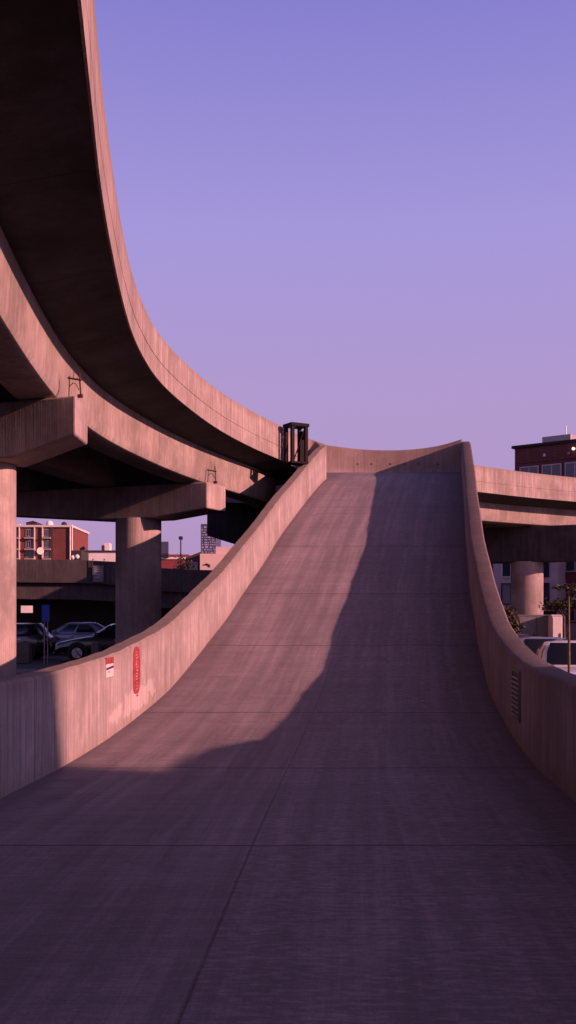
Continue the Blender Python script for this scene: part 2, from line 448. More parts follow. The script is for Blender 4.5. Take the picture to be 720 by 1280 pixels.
# retaining walls under both parapets, down to the ground
for s in (-1, 1):
    st = stations(-14, 44)
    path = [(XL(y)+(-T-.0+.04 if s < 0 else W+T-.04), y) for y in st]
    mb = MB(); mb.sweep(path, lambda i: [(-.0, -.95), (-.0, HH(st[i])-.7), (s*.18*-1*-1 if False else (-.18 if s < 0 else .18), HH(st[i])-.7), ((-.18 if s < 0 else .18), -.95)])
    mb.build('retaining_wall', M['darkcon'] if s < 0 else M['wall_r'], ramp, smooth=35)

# ------------------------------------------------------------------ the viaduct
via = thing('curved_viaduct', 'curving elevated road deck with solid parapet sweeping over the left and away to the right', 'viaduct', (-6, 20, 0))
left_raw = [(1.5, -9), (.55, -4), (-.35, 0), (-1.05, 4), (-1.68, 8.44), (-1.92, 10.2), (-2.17, 12.04), (-2.42, 14.35), (-2.62, 16.5), (-2.78, 19), (-2.79, 21), (-2.68, 22.8), (-2.4, 24.9), (-1.83, 28), (-.96, 31.2), (-.05, 33.9), (.3, 35.3), (.52, 36.7), (.65, 37.7), (.70, NOSE)]
left = curve(left_raw)
right = curve([(7.28, 41.55), (7.7, 41.9), (9.9, 43.7), (12.6, 45.5), (18, 48.4), (27, 51.8), (45, 56)])
def edge_prof(top, base=6.6):
    t = top
    return [(0, base), (0, base+.4), (.014, base+.408), (.014, base+.424), (0, base+.432), (0, t-.03), (.03, t), (.25, t), (T, t-.03), (T, base+.25), (.03, base+.25), (.03, base)]
# near parapet with the hairpin nose where the ramp joins
ztop = pchip([-9, 8, 12, 16, 33.5, 35.3, 37, NOSE], [8.0, 8.0, 7.9, 7.72, 7.7, 7.78, 8.05, 8.17])
npath = [(p[0], p[1], ztop(p[1])) for p in left]
cx = (.70+XL(NOSE)-T)/2; rr = (XL(NOSE)-T-.70)/2
endtop = HH(NOSE)+PH(NOSE)
hair = [(cx-rr*math.cos(a), NOSE+rr*math.sin(a), 8.17+(endtop-8.17)*(a/math.pi)**1.2+.10*math.sin(a)) for a in [math.pi*k/12 for k in range(1, 13)]]
mb = MB(); mb.sweep(npath, lambda i: edge_prof(npath[i][2]))
mb.build('parapet', M['parapet'], via, smooth=35)
hp = [npath[-1]]+hair
hbase = [6.6+(HH(NOSE)-.3-6.6)*(k/12) for k in range(13)]
mb = MB(); mb.sweep(hp, lambda i: [(0, hbase[i]-.4), (0, hp[i][2]-.03), (.03, hp[i][2]), (.25, hp[i][2]), (T, hp[i][2]-.03), (T, hbase[i]-.4)], u0=40)
mb.build('nose_wall', M['parapet'], via, smooth=35)
mb = MB(); mb.sweep(right, lambda i: edge_prof(7.66))
mb.build('parapet', M['parapet'], via, smooth=35)
# decks
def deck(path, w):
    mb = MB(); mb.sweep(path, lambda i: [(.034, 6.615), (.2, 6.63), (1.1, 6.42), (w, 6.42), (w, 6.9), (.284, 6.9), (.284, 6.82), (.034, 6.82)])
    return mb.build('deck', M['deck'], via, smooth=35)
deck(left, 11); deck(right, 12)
def far_parapet(path, w):
    mb = MB(); mb.sweep(path, lambda i: [(w, 6.6), (w, 7.66), (w+T, 7.66), (w+T, 6.6)]); return mb.build('parapet', M['parapet'], via, smooth=35)
far_parapet(left, 11.003); far_parapet(right, 12.003)
def girder(path, o_, w, z0, z1):
    def pf(i):
        o = o_+og(min(path[i][1], NOSE))
        return [(o, z1), (o+.05, z0+.14), (o+.10, z0+.04), (o+.2, z0), (o+w-.2, z0), (o+w-.1, z0+.04), (o+w-.05, z0+.14), (o+w, z1)]
    mb = MB(); mb.sweep(path, pf)
    return mb.build('girder', M['girder'], via, smooth=40)
og = pchip([-9, 22, 31, NOSE], [1.22, 1.2, 1.0, .95])
for k, o in enumerate((0, 2.8, 5.6, 8.4)): girder(left[:-4], o, .95, 5.44, 6.43)
for o in (.35, 3.3, 6.3): girder(right, o, .95, 5.62, 6.43)
# end wall behind the head of the ramp
ew = curve([(.1, 43.6, 8.98), (1.77, 44.25, 8.86), (3.2, 44.5, 8.73), (4.42, 44.55, 8.70), (5.6, 44.5, 8.76), (6.5, 44.4, 8.88), (7.38, 44.22, 9.12)], .2)
mb = MB()
mb.sweep(ew, lambda i: [(0, HH(ew[i][1])-.12), (0, ew[i][2]-.03), (.03, ew[i][2]), (.24, ew[i][2]), (.27, ew[i][2]-.03), (.27, HH(ew[i][1])-1.0)])
mb.build('end_wall', M['endwall'], via, smooth=35)
for px in (444.5, 467, 487, 503.5, 525, 548):
    q = min(ew, key=lambda p: abs((p[0]-at(px, p[1]))))
    mb = MB(); mb.disc((q[0], q[1]-.0, HH(q[1])+.36), .035, 'y', .03, 10); mb.build('tie_hole', M['black'], via)
# rounded end post where the right parapet meets it
y = 44.15; tp = HH(y)+PHR(y)
mb = MB()
prof = [(0, HH(y)-.8), (0, tp-.05), (.02, tp-.015), (.05, tp), (TR-.03, tp), (TR, tp-.03), (TR, HH(y)-.8)]
mb.raw([(XL(y)+W+o, y, z) for o, z in prof]+[(XL(y)+W+o, y+.16, z-.02 if z > tp-.2 else z) for o, z in prof]+[(XL(y)+W+.04+o*.7, y+.27, z-.12 if z > tp-.2 else z) for o, z in prof],
       [list(range(7))]+[(r*7+i, r*7+i+1, (r+1)*7+i+1, (r+1)*7+i) for r in range(2) for i in range(6)]+[list(range(14, 21))])
mb.build('end_post', M['wall_r'], ramp, smooth=35)

# piers
def pier(label, col, axis, tipR, tipL, zb_col, zb_R, zb_L, tang, thick, ztop_, r=.72, cols=(0,), cap=None):
    a = Vector((axis[0], axis[1], 0)).normalized(); tg = Vector((tang[0], tang[1], 0)).normalized()*thick
    th = thing('viaduct_pier', label, 'pier', (col[0], col[1], -.15), 'piers holding up the viaduct')
    c = Vector((col[0], col[1], 0))
    pts = []
    for s, zb in ((-tipR, zb_R), (-.9, zb_col), (.9, zb_col), (tipL, zb_L)):
        pts.append((c+a*s-tg/2, zb))
    poly = [(p.x, p.y, z) for p, z in pts]+[((c+a*tipL-tg/2).x, (c+a*tipL-tg/2).y, ztop_), ((c-a*tipR-tg/2).x, (c-a*tipR-tg/2).y, ztop_)]
    mb = MB(); mb.prism(poly, tg); mb.build('pier_cap', cap or M['pier'], th, bevel=.035)
    for s in cols:
        p = c+a*s
        mb = MB(); mb.tube([(p.x, p.y, -.6), (p.x, p.y, zb_col+.02)], r, 40); mb.build('column', M['pier'], th, smooth=40)
    # bearing pads under the outer girder
    return th
p1 = pier('nearest viaduct pier with a broad sunlit cap at the left edge', (-5.77, 19.4), (-.93, .365), 2.24, 6.1, 4.41, 4.755, 4.75, (0, 1), 1.13, 5.425, r=.68, cols=(0, 4.7))
p2 = pier('round viaduct pier with hammerhead cap standing behind the left parapet', (-4.47, 31.1), (-.93, .365), 2.58, 6.6, 4.465, 4.68, 4.9, (.42, .9), 1.13, 5.425, r=.68)
p3 = pier('round sunlit viaduct pier behind the pale cabinet on the right', (10.8, 47), (-.9, .43), 2.6, 5.0, 4.02, 4.05, 4.05, (.6, .8), 1.3, 5.60, cap=M['darkcon'])  # cap colour darkened to stand in for the unlit space under the deck
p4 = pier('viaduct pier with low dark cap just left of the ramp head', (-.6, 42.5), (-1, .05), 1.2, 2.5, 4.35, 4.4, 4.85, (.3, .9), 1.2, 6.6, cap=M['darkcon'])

# rusty bracket frames left standing on the pier caps against the girder
def bracket(label, x, y, z, s, ry):
    t = thing('rusty_bracket', label, 'bracket', (x, y, z), 'rusty brackets on the pier caps')
    Mx = Matrix.Translation((x, y, z)) @ Matrix.Rotation(ry, 4, 'Z') @ Matrix.Scale(s, 4)
    P = lambda *q: [tuple(Mx @ Vector(p)) for p in q]
    for pts, rad in ((P((-.13, 0, 0), (-.12, 0, .3), (-.12, .0, .46)), .012), (P((.13, 0, 0), (.11, 0, .3), (.10, 0, .52)), .018)):
        mb = MB(); mb.tube(pts, rad*s, 6); mb.build('upright', M['rust'], t)
    mb = MB(); mb.tube(P((-.15, 0, .42), (.14, 0, .36)), .02*s, 6); mb.build('crossbar', M['rust'], t)
    mb = MB(); mb.tube(P((-.12, .0, .24), (-.04, .0, .31), (.02, .0, .29), (.09, .0, .16)), .009*s, 6); mb.build('bent_rod', M['rust'], t)
    mb = MB(); mb.tube(P((-.03, .0, .40), (-.02, .0, .52), (-.03, .0, .66)), .008*s, 5); mb.tube(P((.04, .0, .38), (.1, .0, .5), (.06, .0, .6)), .007*s, 5); mb.build('loose_wire', M['rust'], t)
    mb = MB(); mb.box((.06, -.03, -.0), (.17, .03, .07), Mx); mb.build('foot', M['rust'], t, bevel=.008)
bracket('rusty bracket frame on the nearest pier cap', -3.74, 18.25, 5.427, .85, R(-8))
bracket('small rusty bracket frame on the farther hammerhead cap', -2.2, 30.05, 5.427, .95, R(-15))

# steel cage hung on the parapet by the nose
cg = thing('steel_cage', 'open brown steel frame fixed to the parapet beside the ramp nose', 'frame', (.28, 33.6, 6.5))
def cage():
    a = Vector((.86, .5, 0)).normalized(); b = Vector((-.5, .86, 0)); o = Vector((.14, 33.0, 6.52)); w, d, h = .5, .4, 1.12
    for i, (p, q) in enumerate(((0, 0), (w, 0), (w, d), (0, d))):
        c = o+a*p+b*q
        Mx = Matrix.Translation(c) @ Matrix.Rotation(math.atan2(a.y, a.x), 4, 'Z')
        mb = MB(); mb.box((-.055, -.055, 0), (.055, .055, h-.003), Mx); mb.build('post', M['brownsteel'], cg, bevel=.008)
    Mx = Matrix.Translation(o+Vector((0, 0, h))) @ Matrix.Rotation(math.atan2(a.y, a.x), 4, 'Z')
    mb = MB()
    mb.box((-.08, -.08, 0), (w+.08, .05, .1), Mx); mb.box((-.08, d-.05, 0), (w+.08, d+.08, .1), Mx)
    mb.box((-.08, .051, 0), (.05, d-.051, .1), Mx); mb.box((w-.05, .051, 0), (w+.08, d-.051, .1), Mx)
    mb.build('top_frame', M['brownsteel'], cg)
    Mx = Matrix.Translation(o) @ Matrix.Rotation(math.atan2(a.y, a.x), 4, 'Z')
    mb = MB(); mb.box((-.06, -.06, -.06), (w+.06, d+.06, -.003), Mx); mb.build('base_plate', M['brownsteel'], cg)
    mb = MB(); mb.tube([Mx @ Vector((.05, 0, .02)), Mx @ Vector((w-.05, 0, h-.05))], .02, 6); mb.build('diagonal_brace', M['brownsteel'], cg)
    mb = MB(); mb.box((w-.01, .06, .0), (w+.01, d-.06, h-.1), Mx); mb.build('side_panel', M['brownsteel'], cg)
    mb = MB(); mb.box((w*.56, -.02, .0), (w-.06, .0, h*.62), Mx); mb.build('cabinet_box', M['brownsteel'], cg)
cage()

# ------------------------------------------------------------------ marks on the ramp parapets
def wall_frame(side, y):
    """position + frame on the inner face of a ramp parapet: origin at road level, X along the wall, Z up, Y out of the face towards the road"""
    e = .2; x0 = XL(y-e); x1 = XL(y+e); off = 0 if side < 0 else W
    d = Vector((x1-x0, 2*e, 0)).normalized()
    n = Vector((d.y, -d.x, 0)) if side < 0 else Vector((-d.y, d.x, 0))
    Mx = Matrix(((d.x, n.x, 0, XL(y)+off), (d.y, n.y, 0, y), (0, 0, 1, 0), (0, 0, 0, 1)))
    return Mx
def flat_on(Mx, poly, y0, y1): 
    mb = MB(); mb.prism([Mx @ Vector((x, y0, z)) for x, z in poly], (Mx.to_3x3() @ Vector((0, y1-y0, 0)))); return mb
Mx = wall_frame(-1, 12.86)
nt = thing('notice', 'small paper notice with a red header stuck on the left parapet', 'notice', tuple(Mx @ Vector((0, 0, .83))))
rect = lambda x0, z0, x1, z1: [(x0, z0), (x1, z0), (x1, z1), (x0, z1)]
flat_on(Mx, rect(-.17, .835, .17, 1.085), .003, .007).build('sheet', M['paper'], nt)
flat_on(Mx, rect(-.172, 1.01, .172, 1.09), .0075, .0105).build('header', M['redpaint'], nt)
mb = MB()
mb.v = []; 
for q in ([(-.165, .935), (.165, .955), (.165, .985), (-.165, .962)], [(-.10, .905), (-.02, .907), (-.02, .918), (-.10, .916)], [(-.165, .838), (.165, .838), (.165, .844), (-.165, .844)]):
    b = flat_on(Mx, q, .0075, .0105); mb.raw(b.v, b.f)
mb.build('print', M['navy'], nt)
Mx = wall_frame(-1, 14.22)
h0 = HH(14.22)
em = thing('red_emblem', 'tall red oval emblem with pale lettering painted on the left parapet', 'emblem', tuple(Mx @ Vector((0, 0, .55))))
oval = []
for k in range(40):
    a = 2*math.pi*k/40; ca, sa = math.cos(a), math.sin(a)
    oval.append((.205*math.copysign(abs(ca)**.55, ca)+.004*math.sin(7*a), .86+.325*math.copysign(abs(sa)**.85, sa)))
flat_on(Mx, oval, .002, .006).build('oval', M['redpaint'], em)
mb = MB(); rnd = random.Random(3)
for k in range(13):
    zc = .6+k*.042
    for s in range(2):
        x0 = -.07+rnd.random()*.05; x1 = x0+.05+rnd.random()*.05; z0 = zc+(rnd.random()-.5)*.014; z1 = zc+(rnd.random()-.5)*.03
        b = flat_on(Mx, [(x0, z0), (x1, z1), (x1, z1+.011), (x0, z0+.011)], .0065, .0085); mb.raw(b.v, b.f)
mb.build('lettering', M['palepaint'], em)
flat_on(Mx, rect(.0, .5, .09, .525), .002, .005).build('foot_mark', M['redpaint'], em)
# slatted vent
Mx = wall_frame(1, 12.55)
vt = thing('wall_vent', 'narrow slatted vent set in the shaded right parapet', 'vent', tuple(Mx @ Vector((0, 0, .3))))
flat_on(Mx, rect(-.34, .36, .34, .93), .002, .006).build('backing', M['black'], vt)
for k in range(9):
    z = .39+k*.057
    flat_on(Mx, [(-.27, z+.06), (.27, z-.03+.0), (.27, z), (-.27, z+.09)] if False else [(-.3, z), (.3, z), (.3, z+.02), (-.3, z+.02)], .008, .03).build('slat', M['galv'], vt)
mb = MB()
for q in (rect(-.36, .34, .36, .365), rect(-.36, .925, .36, .95), rect(-.36, .367, -.335, .923), rect(.335, .367, .36, .923)):
    b = flat_on(Mx, q, .002, .02); mb.raw(b.v, b.f)
mb.build('frame', M['greybox'], vt)

# ------------------------------------------------------------------ ground
def gz(x, y):
    t = max(0, min(1, (x-2)/3.0)); return -.12-.3*t*t*(3-2*t)
gx = [-3000, -400, -120, -60, -30, -15, -8, -4, -1, 1.5, 2, 2.6, 3.2, 3.8, 4.4, 5, 8, 15, 30, 60, 120, 400, 3000]
gy = [-400, -60, -20, 0, 10, 20, 30, 40, 50, 60, 80, 120, 250, 600, 4000]
mb = MB(); vs = [(x, y, gz(x, y)) for y in gy for x in gx]; n = len(gx)
mb.raw(vs, [(j*n+i, j*n+i+1, (j+1)*n+i+1, (j+1)*n+i) for j in range(len(gy)-1) for i in range(n-1)])
structure(mb.build('ground', M['ground']))
mb = MB(); mb.prism([(-40, 29.2, -.12), (-40, 29.5, -.12), (-40, 29.5, .02), (-40, 29.2, .02)], (37, 0, 0)); structure(mb.build('kerb', M['kerb'], bevel=.02))
mb = MB(); mb.box((-40, 29.503, -.117), (-3, 31.5, .0)); structure(mb.build('pavement', M['kerb']))

# ------------------------------------------------------------------ cars
def car(name, label, paint, loc, yaw, kind='sedan', group='parked cars'):
    t = thing(name, label, 'car', (0, 0, 0), group)
    hatch = kind != 'sedan'
    S = [(2.28, .50, .60), (2.24, .66, .74), (2.05, .74, .84), (1.6, .83, .895), (1.0, .93, .90), (.4, .96, .90), (-.6, .97, .90), (-1.4, .99, .90), (-1.8, 1.0, .885), (-2.15, .97, .84), (-2.28, .86, .76), (-2.31, .58, .66)]
    rings = []
    for x, zt, w in S:
        zb = .24 if -2.1 < x < 2.05 else .34
        half = [(0, zt+.035), (w*.55, zt+.025), (w*.88, zt-.01), (w*.965, zt-.07), (w, zt-.22), (w*.985, zb+.2), (w*.93, zb+.02), (0, zb)]
        rings.append([(x, yy, z) for yy, z in half]+[(x, -yy, z) for yy, z in half[-2:0:-1]])
    m = len(rings[0]); mb = MB()
    mb.raw([p for r in rings for p in r], [(i*m+k, i*m+(k+1) % m, (i+1)*m+(k+1) % m, (i+1)*m+k) for i in range(len(S)-1) for k in range(m)]+[list(range(m)), [(len(S)-1)*m+k for k in range(m)][::-1]])
    body = mb.build('body', paint, t, smooth=35)
    xr = -2.1 if hatch else -1.75; xq = -1.75 if hatch else -1.05
    # roof and pillars: a smooth greenhouse lofted from belt to roof
    base = [(1.02, .0), (.98, .55), (.8, .80), (-.2, .825), (xr+.3, .79), (xr, .58), (xr-.04, 0)]
    mid = [(.52, .0), (.49, .52), (.36, .73), (-.3, .755), (xr*.5+xq*.5+.25, .725), (xr*.5+xq*.5, .54), (xr*.5+xq*.5-.03, 0)]
    top = [(.16, .0), (.14, .45), (.05, .61), (-.4, .63), (xq+.22, .60), (xq+.03, .45), (xq, 0)]
    full = lambda L, z, dz=0: [(x, yy, z+dz*(1-(yy/.7)**2)) for x, yy in L]+[(x, -yy, z+dz*(1-(yy/.7)**2)) for x, yy in L[-2:0:-1]]
    rg = [full(base, .95), full(mid, 1.22), full(top, 1.40, .04)]
    cen = [(-.02*1, 0, 0)]
    mb = MB(); k = len(rg[0]); vs = [p for r in rg for p in r]
    fs = [(j*k+i, j*k+(i+1) % k, (j+1)*k+(i+1) % k, (j+1)*k+i) for j in range(2) for i in range(k)]
    topring = [2*k+i for i in range(k)]
    inner = [(x*.6-.17, yy*.6, 1.45) for x, yy, z in rg[2]]; vs += inner
    fs += [(2*k+i, 2*k+(i+1) % k, 3*k+(i+1) % k, 3*k+i) for i in range(k)]+[[3*k+i for i in range(k)]]
    mb.raw(vs, fs); mb.build('roof', paint, t, smooth=40)
    # glazing follows the greenhouse, a few millimetres proud
    def lerp(a, b, s): return Vector(a).lerp(Vector(b), s)
    def pane(nm, xa, xb):
        b = MB(); b.raw(xa+xb, [(i, i+1, len(xa)+i+1, len(xa)+i) for i in range(len(xa)-1)]); return b.build(nm, M['carglass'], t, smooth=60)
    def pt(L, ix, sgn, z): x, yy = L[ix]; return Vector((x, yy*sgn, z))
    def shift(p, d): return (p[0]+d[0], p[1]+d[1], p[2]+d[2])
    for nm, ix, d in (('windscreen', (0, 1, 2), (.014, 0, .010)), ('rear_window', (6, 5, 4), (-.014, 0, .010))):
        rows = []
        for L, L2, z, s in ((base, mid, (.95, 1.22), .14), (base, mid, (.95, 1.22), 1.0), (mid, top, (1.22, 1.40), .82)):
            A = []
            order = [(ix[2], 1), (ix[1], 1), (ix[0], 1), (ix[1], -1), (ix[2], -1)]
            for j, (i_, sg) in enumerate(order):
                p = lerp(pt(L, i_, sg, z[0]), pt(L2, i_, sg, z[1]), s)
                if j in (0, 4): p = p.lerp(lerp(pt(L, ix[1], sg, z[0]), pt(L2, ix[1], sg, z[1]), s), .35)
                p.z += .03*(z[1] == 1.40)
                A.append(shift(p, d))
            rows.append(A)
        b = MB(); nn = 5
        b.raw(rows[0]+rows[1]+rows[2], [(r*nn+i, r*nn+i+1, (r+1)*nn+i+1, (r+1)*nn+i) for r in range(2) for i in range(nn-1)])
        b.build(nm, M['carglass'], t, smooth=60)
    for sg in (1, -1):
        for fa, fb in ((.10, .47), (.53, .90)):
            rows = []
            for L, L2, z, s in ((base, mid, (.95, 1.22), .2), (base, mid, (.95, 1.22), 1.0), (mid, top, (1.22, 1.40), .72)):
                seg = [lerp(pt(L, i_, sg, z[0]), pt(L2, i_, sg, z[1]), s) for i_ in (2, 3, 4)]
                def along(f):
                    return seg[0].lerp(seg[1], f*2) if f < .5 else seg[1].lerp(seg[2], f*2-1)
                rows.append([shift(along(fa+(fb-fa)*q/3), (0, .012*sg, .004)) for q in range(4)])
            b = MB(); b.raw(rows[0]+rows[1]+rows[2], [(r*4+i, r*4+i+1, (r+1)*4+i+1, (r+1)*4+i) for r in range(2) for i in range(3)])
            b.build('side_window', M['carglass'], t, smooth=60)
    for x in (1.38, -1.36):
        for sg in (1, -1):
            yy = sg*.83
            mb = MB(); mb.disc((x, sg*.895, .36), .385, 'y', .03, 24); mb.build('wheel_arch', M['black'], t)
            mb = MB(); mb.tube([(x, yy-.10, .325), (x, yy-.075, .325), (x, yy+.075, .325), (x, yy+.095, .325)], [.29, .325, .325, .29], 24)
            w = mb.build('wheel', M['tyre'], t, smooth=40)
            mb = MB(); mb.disc((x, yy+sg*.094, .325), .2, 'y', .012, 20); 
            for q in range(5):
                a = 2*math.pi*q/5; mb.tube([(x, yy+sg*.105, .325), (x+.19*math.cos(a), yy+sg*.101, .325+.19*math.sin(a))], .022, 5)
            mb.build('rim', M['alloy'], w)
    for sg in (1, -1):
        mb = MB(); mb.raw([(2.262, sg*.40, .585), (2.12, sg*.80, .64), (2.09, sg*.81, .74), (2.225, sg*.42, .70)], [(0, 1, 2, 3)] if sg > 0 else [(3, 2, 1, 0)])
        for i in range(len(mb.v)): mb.v[i] = (mb.v[i][0]+.03, mb.v[i][1], mb.v[i][2])
        mb.build('headlight', M['lens'], t)
        mb = MB(); mb.box((-2.325, sg*.65-.17, .74), (-2.25, sg*.65+.17, .86)); mb.build('tail_light', M['redlens'], t, bevel=.01)
        mb = MB(); mb.box((.55, sg*.98-.09, .98), (.72, sg*.98+.09, 1.1)); mb.build('wing_mirror', paint, t, bevel=.03)
        for hx in (-.12, -1.08):
            mb = MB(); mb.box((hx-.1, sg*.903-.012, .80), (hx+.1, sg*.903+.012, .83)); mb.build('door_handle', M['chrome'], t)
    mb = MB(); mb.box((2.25, -.42, .40), (2.31, .42, .55)); mb.build('grille', M['black'], t, bevel=.01)
    t.location = loc; t.rotation_euler = (0, 0, yaw)
    return t
car('black_sedan', 'glossy black sedan parked side on beside the round pier on the left', M['blackpaint'], (-6.55, 40, -.12), R(180))
car('charcoal_hatchback', 'dark hatchback parked at the far left behind the blue sign', M['blackpaint'], (-11.6, 41.5, -.12), R(180), 'hatch')
car('silver_blue_sedan', 'silver blue sedan parked behind the black one', M['silverpaint'], (-9.6, 46.5, -.12), R(180), 'sedan')
car('white_sedan', 'white sedan facing the ramp behind the right parapet', M['whitepaint'], (6.02, 21.6, -.36), R(-99))
car('silver_hatchback', 'silver hatchback with dark windscreen parked behind the white sedan', M['silverpaint'], (6.9, 28.0, -.42), R(-88), 'hatch')
car('dark_hatchback', 'black hatchback parked farthest back beside the right parapet', M['blackpaint'], (7.1, 33.2, -.42), R(-90), 'hatch')

# ------------------------------------------------------------------ small street things, left
sg = thing('blue_sign', 'plain blue sign plate on a thin grey pole among the cars', 'sign', (at(58, 37), 37, -.12))
x = at(57.5, 37)
mb = MB(); mb.box((x-.14, 36.95, zat(777, 37)), (x+.14, 36.98, zat(756, 37))); mb.build('plate', M['blue'], sg, bevel=.006)
for dx in (-.06, .06):
    mb = MB(); mb.tube([(x+dx, 37.02, -.12), (x+dx, 37.02, zat(758, 37))], .022, 8); mb.build('pole', M['galv'], sg)
def block(label, px0, px1, py0, d, grp='concrete blocks by the parked cars'):
    mb = MB(); x0, x1 = at(px0, d), at(px1, d); z1 = zat(py0, d)
    mb.prism([(x0-.02, d-.22, -.12), (x1+.02, d-.22, -.12), (x1-.01, d-.17, z1), (x0+.01, d-.17, z1)], (0, .4, 0))
    tag(mb.build('concrete_block', M['kerb'], bevel=.03), label, 'block', grp)
block('wide grey concrete block in front of the dark hatchback', 17, 38, 803, 38)
block('narrow upright concrete block in front of the black sedan', 115, 125, 803, 36.5)

# low overpass in the distance on the left
ov = thing('low_overpass', 'dark low overpass crossing behind the parked cars on the left', 'overpass', (-20, 55, 0))
zo = zat(699, 55)
_ov = pchip([-70, -14.4, -9.1, -6.6, -4.6, 4], [.5, 0, -.14, -.5, -.56, -.58])
def ovp(x): return _ov(x)
mb = MB()
opath = [(-70, 55), (-8, 55), (3, 55.4)]
oz = lambda i: zo+ovp(opath[i][0])
opath2 = curve([(p[0], p[1]) for p in opath], 2.0)
zt_ = lambda i: zo+ovp(opath2[i][0])
mb.sweep(opath2, lambda i: [(0, zt_(i)-1.22), (0, zt_(i)-.03), (.03, zt_(i)), (.25, zt_(i)), (.28, zt_(i)-.03), (.28, zt_(i)-1.22)])
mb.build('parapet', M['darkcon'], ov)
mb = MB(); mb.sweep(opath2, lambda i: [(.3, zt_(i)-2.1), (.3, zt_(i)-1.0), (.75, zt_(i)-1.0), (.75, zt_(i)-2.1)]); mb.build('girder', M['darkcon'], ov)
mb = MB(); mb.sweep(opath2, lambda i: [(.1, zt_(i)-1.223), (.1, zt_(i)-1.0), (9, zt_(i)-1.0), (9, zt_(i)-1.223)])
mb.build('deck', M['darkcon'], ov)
# wall below it with one opening
x0, x1 = at(24, 62), at(41, 62)
mb = MB()
for a, b, c, d in ((-70, x0, -.3, zo-1.3), (x0, x1, -.3, zat(766, 62)), (x0, x1, zat(757, 62), zo-1.3), (x1, 3, -.3, zo-1.3)):
    mb.raw([(a, 62, c), (b, 62, c), (b, 62, d), (a, 62, d), (a, 62.4, c), (b, 62.4, c), (b, 62.4, d), (a, 62.4, d)], [(0,1,2,3),(5,4,7,6),(4,0,3,7),(1,5,6,2),(3,2,6,7),(4,5,1,0)])
mb.build('abutment_wall', M['darkcon'], ov)
# sign panel hung on its parapet
x = at(123, 54.9); z = zat(720, 54.9)
hs = thing('hanging_sign', 'small framed grey sign hung on the dark overpass parapet', 'sign', (x, 54.9, z-.5))
zz = zo+ovp(x)
mb = MB(); mb.box((x-.27, 54.86, zz-1.15), (x+.27, 54.9, zz-.28)); mb.build('panel', M['greybox'], hs, bevel=.01)
mb = MB()
for k, (a, b) in enumerate(((.22, .2), (.1, .22), (-.06, .2), (-.2, .15))): mb.box((x-b, 54.845, zz-.72+a), (x+b, 54.857, zz-.67+a))
mb.build('print', M['galv'], hs)
mb = MB()
for dx in (-.3, .3): mb.tube([(x+dx, 54.88, zz-1.2), (x+dx, 54.88, zz+.08), (x+dx, 55.1, zz+.05)], .02, 6)
mb.build('bracket', M['black'], hs)

# ------------------------------------------------------------------ distant buildings, left
def facade_box(name, label, x0, x1, y0, y1, z1, mat, cat='building', group='distant buildings', roof=None):
    t = thing(name, label, cat, ((x0+x1)/2, (y0+y1)/2, 0), group)
    mb = MB(); mb.box((x0, y0, -.3), (x1, y1, z1)); mb.build('wall', mat, t)
    if roof:
        mb = MB(); mb.box((x0-.3, y0-.3, z1+.003), (x1+.3, y1+.3, z1+roof)); mb.build('roof', M['darkroof'], t)
    return t
D = 260.0
def win(t, x0, x1, y, z0, z1, fr=.25, frame=M['trim'], mull=1):
    mb = MB(); mb.box((x0, y-.06, z0), (x1, y-.003, z1)); f = mb.build('window', M['glass'], t)
    mb = MB()
    mb.box((x0-fr, y-.14, z0-fr), (x1+fr, y-.065, z0-.003)); mb.box((x0-fr, y-.14, z1+.003), (x1+fr, y-.065, z1+fr))
    mb.box((x0-fr, y-.14, z0), (x0-.003, y-.065, z1)); mb.box((x1+.003, y-.14, z0), (x1+fr, y-.065, z1))
    for k in range(mull):
        xm = x0+(x1-x0)*(k+1)/(mull+1); mb.box((xm-fr*.3, y-.12, z0+.003), (xm+fr*.3, y-.064, z1-.003))
    mb.build('frame', frame, f)
ho = facade_box('brick_hotel', 'red brick block with recessed balconies and white rooftop tanks', at(-30, D), at(89, D), D, D+22, zat(659, D), M['hbrick'])
zt = zat(659, D)
mb = MB(); mb.box((at(-30, D)-.4, D-.5, zt+.003), (at(89, D)+.3, D+22.3, zt+.5)); mb.build('roof', M['trim'], ho)
for px in (24.5, 43.5, 53.5):
    mb = MB(); mb.box((at(px, D)-.12, D-.5, 0), (at(px, D)+.12, D-.005, zt-.003)); mb.build('trim_band', M['trim'], ho)
mb = MB(); mb.box((at(63.5, D), D-.35, 0), (at(66.5, D), D-.006, zt-.02)); mb.build('recess', M['recess'], ho)  # raised dark strip painted in for the shade of a recess
for px0, px1 in ((2, 8), (12, 22), (33, 41), (55, 62.5)):
    for zf in (665, 679, 691, 705):
        z1 = zat(zf-3, D); z0 = zat(zf+5, D)
        win(ho, at(px0, D), at(px1, D), D, z0, z1, .14, M['dulltrim'], 2)
        mb = MB(); mb.box((at(px0, D)-.3, D-1.0, z0-.75), (at(px1, D)+.3, D-.15, z0-.35)); mb.build('balcony', M['dulltrim'], ho)
for px in (88.0, 90.5):
    mb = MB(); mb.tube([(at(px, D), D-.35, 0), (at(px, D), D-.35, zat(656, D))], .16, 8); mb.build('pipe', M['whitewall'], ho, smooth=50)
random.seed(5)
def dome(c, r):
    bm = bmesh.new(); bmesh.ops.create_uvsphere(bm, u_segments=12, v_segments=8, radius=r)
    mb = MB(); mb.raw([tuple(Vector(v.co)*1.0+Vector(c)) for v in bm.verts], [[v.index for v in f.verts] for f in bm.faces]); bm.free(); return mb
